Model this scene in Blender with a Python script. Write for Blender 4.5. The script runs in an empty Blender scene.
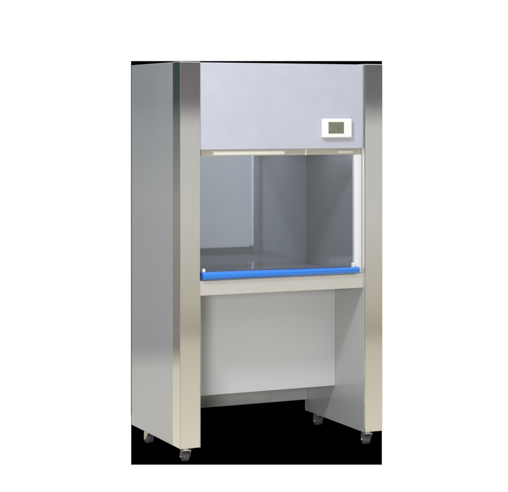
import bpy, bmesh, math
from mathutils import Vector, Matrix

sc = bpy.context.scene
C = sc.collection
R = math.radians

# ------------------------------------------------------------------ materials
def new_mat(name):
    m = bpy.data.materials.new(name); m.use_nodes = True
    nt = m.node_tree; nt.nodes.clear()
    out = nt.nodes.new('ShaderNodeOutputMaterial')
    return m, nt, out

def noise(nt, scale, vec_scale=(1, 1, 1), detail=3):
    tc = nt.nodes.new('ShaderNodeTexCoord')
    mp = nt.nodes.new('ShaderNodeMapping'); mp.inputs['Scale'].default_value = vec_scale
    nz = nt.nodes.new('ShaderNodeTexNoise'); nz.inputs['Scale'].default_value = scale
    nz.inputs['Detail'].default_value = detail
    nt.links.new(tc.outputs['Object'], mp.inputs['Vector'])
    nt.links.new(mp.outputs['Vector'], nz.inputs['Vector'])
    return nz.outputs['Fac']

def ramp_val(nt, fac, lo, hi, a=.3, b=.7):
    mr = nt.nodes.new('ShaderNodeMapRange')
    mr.inputs['From Min'].default_value = a; mr.inputs['From Max'].default_value = b
    mr.inputs['To Min'].default_value = lo; mr.inputs['To Max'].default_value = hi
    nt.links.new(fac, mr.inputs['Value'])
    return mr.outputs['Result']

def ramp_col(nt, fac, c0, c1, a=.3, b=.7):
    cr = nt.nodes.new('ShaderNodeValToRGB')
    cr.color_ramp.elements[0].position = a; cr.color_ramp.elements[0].color = (*c0, 1)
    cr.color_ramp.elements[1].position = b; cr.color_ramp.elements[1].color = (*c1, 1)
    nt.links.new(fac, cr.inputs['Fac'])
    return cr.outputs['Color']

def steel(name, col=(.86, .85, .83), sharp=.05, broad=.38, mix=.35, brush=(90, 90, 2.0), metal=1.0, wave=.0006, spec=.5):
    """rolled stainless: a mirror-like lobe with a broad brushed lobe over it"""
    m, nt, out = new_mat(name)
    n = noise(nt, 6, brush, 4)
    big = noise(nt, 3.2, (1, 1, .6), 3)
    c = ramp_col(nt, n, tuple(v*.94 for v in col), col)
    bump = nt.nodes.new('ShaderNodeBump'); bump.inputs['Distance'].default_value = wave
    bump.inputs['Strength'].default_value = .25
    nt.links.new(big, bump.inputs['Height'])
    sh = []
    for rgh, spread in ((sharp, .03), (broad, .1)):
        p = nt.nodes.new('ShaderNodeBsdfPrincipled')
        p.inputs['Metallic'].default_value = metal
        p.inputs['Specular IOR Level'].default_value = spec
        nt.links.new(c, p.inputs['Base Color'])
        nt.links.new(ramp_val(nt, n, rgh, rgh+spread), p.inputs['Roughness'])
        nt.links.new(bump.outputs['Normal'], p.inputs['Normal'])
        sh.append(p)
    mx = nt.nodes.new('ShaderNodeMixShader')
    nt.links.new(ramp_val(nt, big, mix-.05, mix+.05), mx.inputs['Fac'])
    nt.links.new(sh[0].outputs[0], mx.inputs[1]); nt.links.new(sh[1].outputs[0], mx.inputs[2])
    nt.links.new(mx.outputs[0], out.inputs['Surface'])
    return m

def paint(name, col, rough=.45, spec=.4, metal=0., var=.05, scale=5, vs=(1, 1, 1), coat=0.):
    m, nt, out = new_mat(name)
    n = noise(nt, scale, vs, 4)
    p = nt.nodes.new('ShaderNodeBsdfPrincipled')
    p.inputs['Metallic'].default_value = metal
    p.inputs['Specular IOR Level'].default_value = spec
    p.inputs['Coat Weight'].default_value = coat
    nt.links.new(ramp_col(nt, n, tuple(v*(1-var) for v in col), col), p.inputs['Base Color'])
    nt.links.new(ramp_val(nt, n, rough, rough+.06), p.inputs['Roughness'])
    nt.links.new(p.outputs[0], out.inputs['Surface'])
    return m

def glass_mat(name, tint, refl):
    m, nt, out = new_mat(name)
    t = nt.nodes.new('ShaderNodeBsdfTransparent'); t.inputs['Color'].default_value = (*tint, 1)
    g = nt.nodes.new('ShaderNodeBsdfGlossy'); g.inputs['Roughness'].default_value = .01
    n = noise(nt, 2.0, (1, 1, 1), 2)
    mx = nt.nodes.new('ShaderNodeMixShader')
    nt.links.new(ramp_val(nt, n, refl*.95, refl*1.05), mx.inputs['Fac'])
    nt.links.new(t.outputs[0], mx.inputs[1]); nt.links.new(g.outputs[0], mx.inputs[2])
    nt.links.new(mx.outputs[0], out.inputs['Surface'])
    return m

def emit_mat(name, col, strength, base):
    m, nt, out = new_mat(name)
    p = nt.nodes.new('ShaderNodeBsdfPrincipled')
    p.inputs['Base Color'].default_value = (*base, 1)
    p.inputs['Emission Color'].default_value = (*col, 1)
    p.inputs['Emission Strength'].default_value = strength
    nt.links.new(p.outputs[0], out.inputs['Surface'])
    return m

M = {
    'post':  steel('polished stainless', (.87, .87, .875), .018, .24, .14, wave=.0002),
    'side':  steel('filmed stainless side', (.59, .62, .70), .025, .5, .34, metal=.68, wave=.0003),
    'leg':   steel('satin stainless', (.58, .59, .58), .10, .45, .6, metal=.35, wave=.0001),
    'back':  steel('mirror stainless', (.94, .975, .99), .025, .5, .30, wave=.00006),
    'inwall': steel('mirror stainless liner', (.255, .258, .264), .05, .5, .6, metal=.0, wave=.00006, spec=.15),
    'top':   steel('worktop stainless', (.44, .46, .49), .05, .35, .4, brush=(2, 90, 90), metal=.6),
    'apron': steel('apron stainless', (.80, .79, .765), .15, .45, .6, brush=(2, 90, 90), metal=.7),
    'panel': paint('pale lavender enamel', (.485, .503, .59), .42, .3, var=.05, scale=14),
    'knee':  paint('light grey sheet', (.70, .70, .70), .4, .3, metal=.05, var=.04, scale=4, vs=(.6, 1, 1.5)),
    'white': paint('white plastic', (.86, .86, .86), .35, .5, var=.02),
    'lcd':   paint('grey green display', (.205, .215, .155), .25, .5, var=.25, scale=60),
    'blue':  paint('blue plastic', (.014, .20, .74), .18, .5, var=.06, coat=.7),
    'rubber': paint('dark rubber', (.14, .135, .14), .5, .4, var=.3, scale=40),
    'zinc':  steel('zinc plated fork', (.74, .72, .69), .2, .45, .6, metal=.8),
    'dark':  paint('dark gap', (.06, .06, .06), .6, .2),
    'glass': glass_mat('sash glass', (.885, .91, .955), .07),
    'rail':  paint('satin rail', (.60, .59, .51), .4, .4, metal=.2, var=.08, scale=3),
    'tube':  emit_mat('lamp tube', (1., .96, .84), .30, (.5, .5, .45)),
    'light': emit_mat('chamber fill light', (1., .98, .95), 7., (.8, .8, .8)),
    'wall glint':  emit_mat('wall reflection glow', (1., .95, .78), .16, (.5, .5, .42)),  # painted stand-in for the tube's reflection in the wall
    'black': paint('black backdrop cloth', (.0004, .0004, .0004), 1., 0., var=.2),
}

# ------------------------------------------------------------------ mesh tools
def box(bm, a, b, bev=0., seg=3):
    r = bmesh.ops.create_cube(bm, size=1.)
    vs = r['verts']
    for v in vs:
        v.co = Vector([a[i] + (b[i]-a[i])*(v.co[i]+.5) for i in range(3)])
    if bev:
        es = list({e for v in vs for e in v.link_edges})
        bmesh.ops.bevel(bm, geom=es, offset=bev, segments=seg, profile=.5, affect='EDGES')

def cyl(bm, p, q, r, seg=40, r2=None, bev=0.):
    p, q = Vector(p), Vector(q); d = q-p
    M_ = Matrix.Translation((p+q)/2) @ d.to_track_quat('Z', 'Y').to_matrix().to_4x4()
    res = bmesh.ops.create_cone(bm, cap_ends=True, segments=seg, radius1=r, radius2=r2 if r2 else r,
                                depth=d.length, matrix=M_)
    if bev:
        es = [e for e in {e for v in res['verts'] for e in v.link_edges} if any(len(f.verts) > 4 for f in e.link_faces)]
        bmesh.ops.bevel(bm, geom=es, offset=bev, segments=3, profile=.5, affect='EDGES')

def obj(name, bm, mat, parent=None, smooth=False):
    me = bpy.data.meshes.new(name)
    bmesh.ops.recalc_face_normals(bm, faces=bm.faces)
    bm.to_mesh(me); bm.free()
    me.materials.append(M[mat])
    if smooth:
        me.shade_smooth()
        me.set_sharp_from_angle(angle=R(35))
    o = bpy.data.objects.new(name, me); C.objects.link(o)
    if parent: o.parent = parent
    return o

def bx(name, a, b, mat, parent, bev=.0015):
    bm = bmesh.new(); box(bm, a, b, bev)
    return obj(name, bm, mat, parent)

# ------------------------------------------------------------------ the clean bench
W, D, H = 1.0375, .6355, 1.82
YAW = R(24.39)
AX, AY = -.3337, 7.298            # front left corner on the floor plan
root = bpy.data.objects.new('clean_bench', None); C.objects.link(root)
root.empty_display_size = .2
# local frame: x along the front, y towards the rear, origin at base centre
root.rotation_euler = (0, 0, YAW)
cu, sv = math.cos(YAW), math.sin(YAW)
root.location = (AX + W/2*cu - D/2*sv, AY + W/2*sv + D/2*cu, 0)
root['label'] = 'tall stainless steel laminar flow clean bench on casters with blue sash handle, standing before black'
root['category'] = 'clean bench'
def L(u, v, z): return (u-W/2, v-D/2, z)
def B(name, u0, u1, v0, v1, z0, z1, mat, parent=root, bev=.0015):
    return bx(name, L(u0, v0, z0), L(u1, v1, z1), mat, parent, bev)

Z0 = .07
# corner posts, folded sheet with a crease
for k, (u0, u1) in enumerate(((-.002, .0985), (.943, W+.002))):
    B('corner_post', u0, u1, -.002, .086, Z0, H, 'post', bev=.003)
# side panels (hollow cheeks)
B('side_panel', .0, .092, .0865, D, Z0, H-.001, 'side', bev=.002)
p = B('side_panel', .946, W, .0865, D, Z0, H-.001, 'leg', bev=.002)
# upper housing
fp = B('front_panel', .1, .9385, .004, .024, 1.4195, H-.003, 'panel', bev=.003)
B('roof_panel', .0985, .943, .026, D-.014, H-.012, H-.002, 'post')
B('panel_edge_strip', .9392, .9428, .010, .024, 1.4195, H-.004, 'white', bev=.0006)
# controller
th = B('controller', .714, .868, -.018, .0038, 1.471, 1.561, 'white', bev=.006)
B('display', .742, .823, -.0192, -.0176, 1.491, 1.545, 'lcd', th, bev=.0004)
# chamber
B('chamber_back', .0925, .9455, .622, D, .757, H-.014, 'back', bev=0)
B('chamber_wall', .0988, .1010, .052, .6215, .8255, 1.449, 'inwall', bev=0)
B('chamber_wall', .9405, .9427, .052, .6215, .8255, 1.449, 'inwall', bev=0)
B('chamber_ceiling', .0985, .9425, .026, .6215, 1.452, 1.462, 'white', bev=0)
B('corner_trim', .934, .942, .612, .6215, 1.375, 1.4515, 'white', bev=.001)
B('upper_rail', .0988, .9424, .034, .052, 1.3905, 1.4515, 'rail', bev=.0008)
for u0, u1, mt in ((.175, .528, 'tube'), (.815, .895, 'wall glint')):  # second piece is no lamp: a glow added as its mirror image
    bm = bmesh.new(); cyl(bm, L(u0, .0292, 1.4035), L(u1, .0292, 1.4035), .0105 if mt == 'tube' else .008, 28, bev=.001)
    obj('lamp_glow', bm, mt, root, True)
B('lamp_end', .5285, .537, .0255, .0335, 1.396, 1.412, 'white', bev=.001)
ll = B('fill_fitting', .16, .88, .28, .34, 1.436, 1.4515, 'white', bev=.002)  # added fitting, out of view, to brighten the chamber walls
B('fill_diffuser', .17, .87, .285, .335, 1.430, 1.4355, 'light', ll, bev=.001)
B('divider', .643, .650, .0275, .0336, 1.391, 1.430, 'white', bev=.001)
# worktop and apron
B('worktop', .0925, .9455, .0225, .6215, .806, .825, 'top', bev=.001)
B('front_apron', .0985, .9385, .003, .022, .757, .825, 'apron', bev=.003)
B('apron_end_strip', .9392, .9428, .006, .022, .757, .825, 'apron', bev=.0008)
# sash
B('guide_rail', .0988, .1075, .026, .05, .8255, 1.390, 'white', bev=.001)
g = B('guide_rail', .905, .9424, .026, .05, .8255, 1.390, 'white', bev=.001)
sash = B('sash_glass', .1078, .9047, .034, .040, .8262, 1.389, 'glass', bev=0)
B('handle_mask_rail', .1085, .904, .0405, .050, .8262, .8645, 'inwall', sash, bev=.001)  # added behind the handle to mask its blue reflection in the back wall
B('clamp', .118, .130, .012, .033, .850, .878, 'white', sash, bev=.003)
B('clamp', .888, .900, .012, .033, .850, .876, 'white', sash, bev=.003)
bm = bmesh.new(); cyl(bm, L(.107, -.004, .847), L(.908, -.004, .8435), .0182, 48, .0155, bev=.003)
bh = obj('sash_handle', bm, 'blue', root, True)
# below the worktop
B('inner_panel', .9405, .9427, .002, D-.001, Z0, .7565, 'leg', bev=0)
B('inner_panel', .0988, .1010, .002, D-.001, Z0, .7565, 'leg', bev=0)
B('knee_panel', .1012, .9403, .30, .312, .247, .8055, 'knee', bev=.001)
B('rear_rail', .1012, .9403, .606, .634, .129, .20, 'leg', bev=.001)

# casters
def make_caster():
    c = bpy.data.objects.new('caster', None); C.objects.link(c); c.parent = root
    c.empty_display_size = .03
    bm = bmesh.new()
    box(bm, (-.024, -.024, .0655), (.024, .024, .0698), .001)
    cyl(bm, (0, 0, .058), (0, 0, .0656), .015, 24)
    obj('plate', bm, 'zinc', c, True)
    bm = bmesh.new()
    # bent fork: crown and two tapering cheeks
    box(bm, (-.017, -.018, .053), (.017, .020, .058), .001)
    for s in (-1, 1):
        x0, x1 = sorted((s*.0145, s*.017))
        pr = [(-.018, .054), (.020, .054), (.022, .036), (.019, .017), (.008, .017)]
        vs = [[bm.verts.new((x, y, z)) for (y, z) in pr] for x in (x0, x1)]
        bm.faces.new(vs[0]); bm.faces.new(vs[1][::-1])
        for i in range(len(pr)):
            j = (i+1) % len(pr)
            bm.faces.new((vs[0][i], vs[0][j], vs[1][j], vs[1][i]))
    cyl(bm, (-.020, .013, .0235), (.020, .013, .0235), .004, 16)
    obj('fork', bm, 'zinc', c, True)
    bm = bmesh.new()
    cyl(bm, (-.0125, .013, .0235), (.0125, .013, .0235), .0235, 40, bev=.004)
    w = obj('wheel', bm, 'rubber', c, True)
    bm = bmesh.new(); cyl(bm, (-.0135, .013, .0235), (.0135, .013, .0235), .011, 24)
    obj('hub', bm, 'zinc', w, True)
    return c
first = make_caster()
def copy_tree(o, parent):
    c = o.copy(); C.objects.link(c); c.parent = parent
    for ch in [x for x in bpy.data.objects if x.parent == o and x != c]:
        copy_tree(ch, c)
    return c
spots = [(.046, .046, -8), (.045, .500, 4), (.980, .046, -8), (.985, .562, 2)]
for i, (u, v, a) in enumerate(spots):
    c = first if i == 0 else copy_tree(first, root)
    c.location = L(u, v, 0); c.rotation_euler = (0, 0, R(a)); c.scale = (1.22, 1.15, 1)

# ------------------------------------------------------------------ black cloth: floor sheet and backdrop
def prism(name, pts, z0, z1, mat):
    bm = bmesh.new()
    a = [bm.verts.new((x, y, z0)) for x, y in pts]; b = [bm.verts.new((x, y, z1)) for x, y in pts]
    bm.faces.new(a[::-1]); bm.faces.new(b)
    for i in range(len(pts)):
        j = (i+1) % len(pts); bm.faces.new((a[i], a[j], b[j], b[i]))
    o = obj(name, bm, mat, None, False); o['kind'] = 'structure'; return o
YB = 8.52
prism('floor', [(-.556, 7.319), (.579, 7.319), (.674, YB-.001), (-.647, YB-.001)], -.004, 0., 'black')
prism('backdrop', [(-.648, YB), (.6745, YB), (.6745, YB+.01), (-.648, YB+.01)], -.004, 1.861, 'black')

# ------------------------------------------------------------------ world: bright white studio with darker room behind the camera
w = bpy.data.worlds.new('World'); sc.world = w; w.use_nodes = True
nt = w.node_tree; nt.nodes.clear()
N = nt.nodes.new; LK = nt.links.new
tc = N('ShaderNodeTexCoord'); sx = N('ShaderNodeSeparateXYZ'); LK(tc.outputs['Generated'], sx.inputs[0])
def mth(op, a, b=None):
    n = N('ShaderNodeMath'); n.operation = op
    for i, v in enumerate((a, b)):
        if v is None: continue
        if isinstance(v, (int, float)): n.inputs[i].default_value = v
        else: LK(v, n.inputs[i])
    return n.outputs[0]
def smooth(v, a, b):
    mr = N('ShaderNodeMapRange'); mr.interpolation_type = 'SMOOTHSTEP'
    mr.inputs['From Min'].default_value = a; mr.inputs['From Max'].default_value = b
    LK(v, mr.inputs['Value']); return mr.outputs['Result']
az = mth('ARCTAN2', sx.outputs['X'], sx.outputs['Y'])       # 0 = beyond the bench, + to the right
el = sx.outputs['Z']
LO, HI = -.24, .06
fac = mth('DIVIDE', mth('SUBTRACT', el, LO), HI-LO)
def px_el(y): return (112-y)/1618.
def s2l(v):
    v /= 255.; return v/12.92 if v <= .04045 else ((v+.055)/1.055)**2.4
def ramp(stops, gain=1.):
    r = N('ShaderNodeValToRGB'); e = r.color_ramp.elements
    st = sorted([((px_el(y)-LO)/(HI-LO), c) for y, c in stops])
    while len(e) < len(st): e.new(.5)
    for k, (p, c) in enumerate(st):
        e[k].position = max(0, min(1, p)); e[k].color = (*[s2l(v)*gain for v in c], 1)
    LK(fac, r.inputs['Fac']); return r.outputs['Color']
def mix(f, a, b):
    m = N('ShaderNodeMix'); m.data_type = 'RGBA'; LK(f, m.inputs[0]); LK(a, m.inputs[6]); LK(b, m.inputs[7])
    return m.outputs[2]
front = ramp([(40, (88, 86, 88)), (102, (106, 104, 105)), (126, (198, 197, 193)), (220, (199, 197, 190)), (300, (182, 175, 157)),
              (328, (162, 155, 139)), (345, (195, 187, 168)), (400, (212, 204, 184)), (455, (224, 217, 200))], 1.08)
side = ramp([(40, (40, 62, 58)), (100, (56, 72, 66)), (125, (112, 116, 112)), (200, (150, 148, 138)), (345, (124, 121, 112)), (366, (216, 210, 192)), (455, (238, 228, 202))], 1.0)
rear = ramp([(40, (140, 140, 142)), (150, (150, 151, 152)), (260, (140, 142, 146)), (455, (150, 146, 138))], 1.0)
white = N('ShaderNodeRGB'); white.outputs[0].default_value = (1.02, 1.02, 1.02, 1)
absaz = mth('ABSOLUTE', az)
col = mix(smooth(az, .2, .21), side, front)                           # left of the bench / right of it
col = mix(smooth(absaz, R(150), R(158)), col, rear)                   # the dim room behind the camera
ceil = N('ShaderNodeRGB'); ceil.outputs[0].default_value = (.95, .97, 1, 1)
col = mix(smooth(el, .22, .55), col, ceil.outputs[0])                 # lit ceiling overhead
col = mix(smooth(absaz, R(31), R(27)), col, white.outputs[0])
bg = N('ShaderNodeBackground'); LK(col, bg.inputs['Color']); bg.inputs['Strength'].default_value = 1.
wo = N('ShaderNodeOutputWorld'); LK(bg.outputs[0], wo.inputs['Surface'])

# ------------------------------------------------------------------ studio lamps
def area(name, loc_uvz, target_uvz, size, power, color=(1, 1, 1)):
    mw = Matrix.Translation(root.location) @ Matrix.Rotation(YAW, 4, 'Z')
    p = mw @ Vector(L(*loc_uvz)); t = mw @ Vector(L(*target_uvz))
    l = bpy.data.lights.new(name, 'AREA'); l.shape = 'DISK'; l.size = size; l.energy = power; l.color = color
    o = bpy.data.objects.new(name, l); C.objects.link(o); o.location = p
    o.rotation_euler = (t-p).to_track_quat('-Z', 'Y').to_euler()
    return o
area('key_lamp', (-1.5, -1.9, 3.5), (.6, .1, .7), .5, 72, (1, .985, .965))
area('fill_lamp', (-4.2, -7.5, 1.6), (.5, .3, .9), 1.6, 320, (1, 1, 1))

# ------------------------------------------------------------------ camera
cam = bpy.data.cameras.new('camera'); co = bpy.data.objects.new('camera', cam); C.objects.link(co)
co.location = (0, 0, 1.592); co.rotation_euler = (R(90), 0, 0)
cam.sensor_fit = 'HORIZONTAL'; cam.sensor_width = 36; cam.lens = 36*1618/508
cam.shift_y = -134/508; cam.clip_end = 200
sc.camera = co
sc.view_settings.view_transform = 'Standard'; sc.view_settings.look = 'None'
sc.view_settings.exposure = 0; sc.view_settings.gamma = 1
sc.render.resolution_x = 1024; sc.render.resolution_y = 992
sc.cycles.caustics_reflective = False
sc.cycles.max_bounces = 16; sc.cycles.glossy_bounces = 10; sc.cycles.transparent_max_bounces = 16
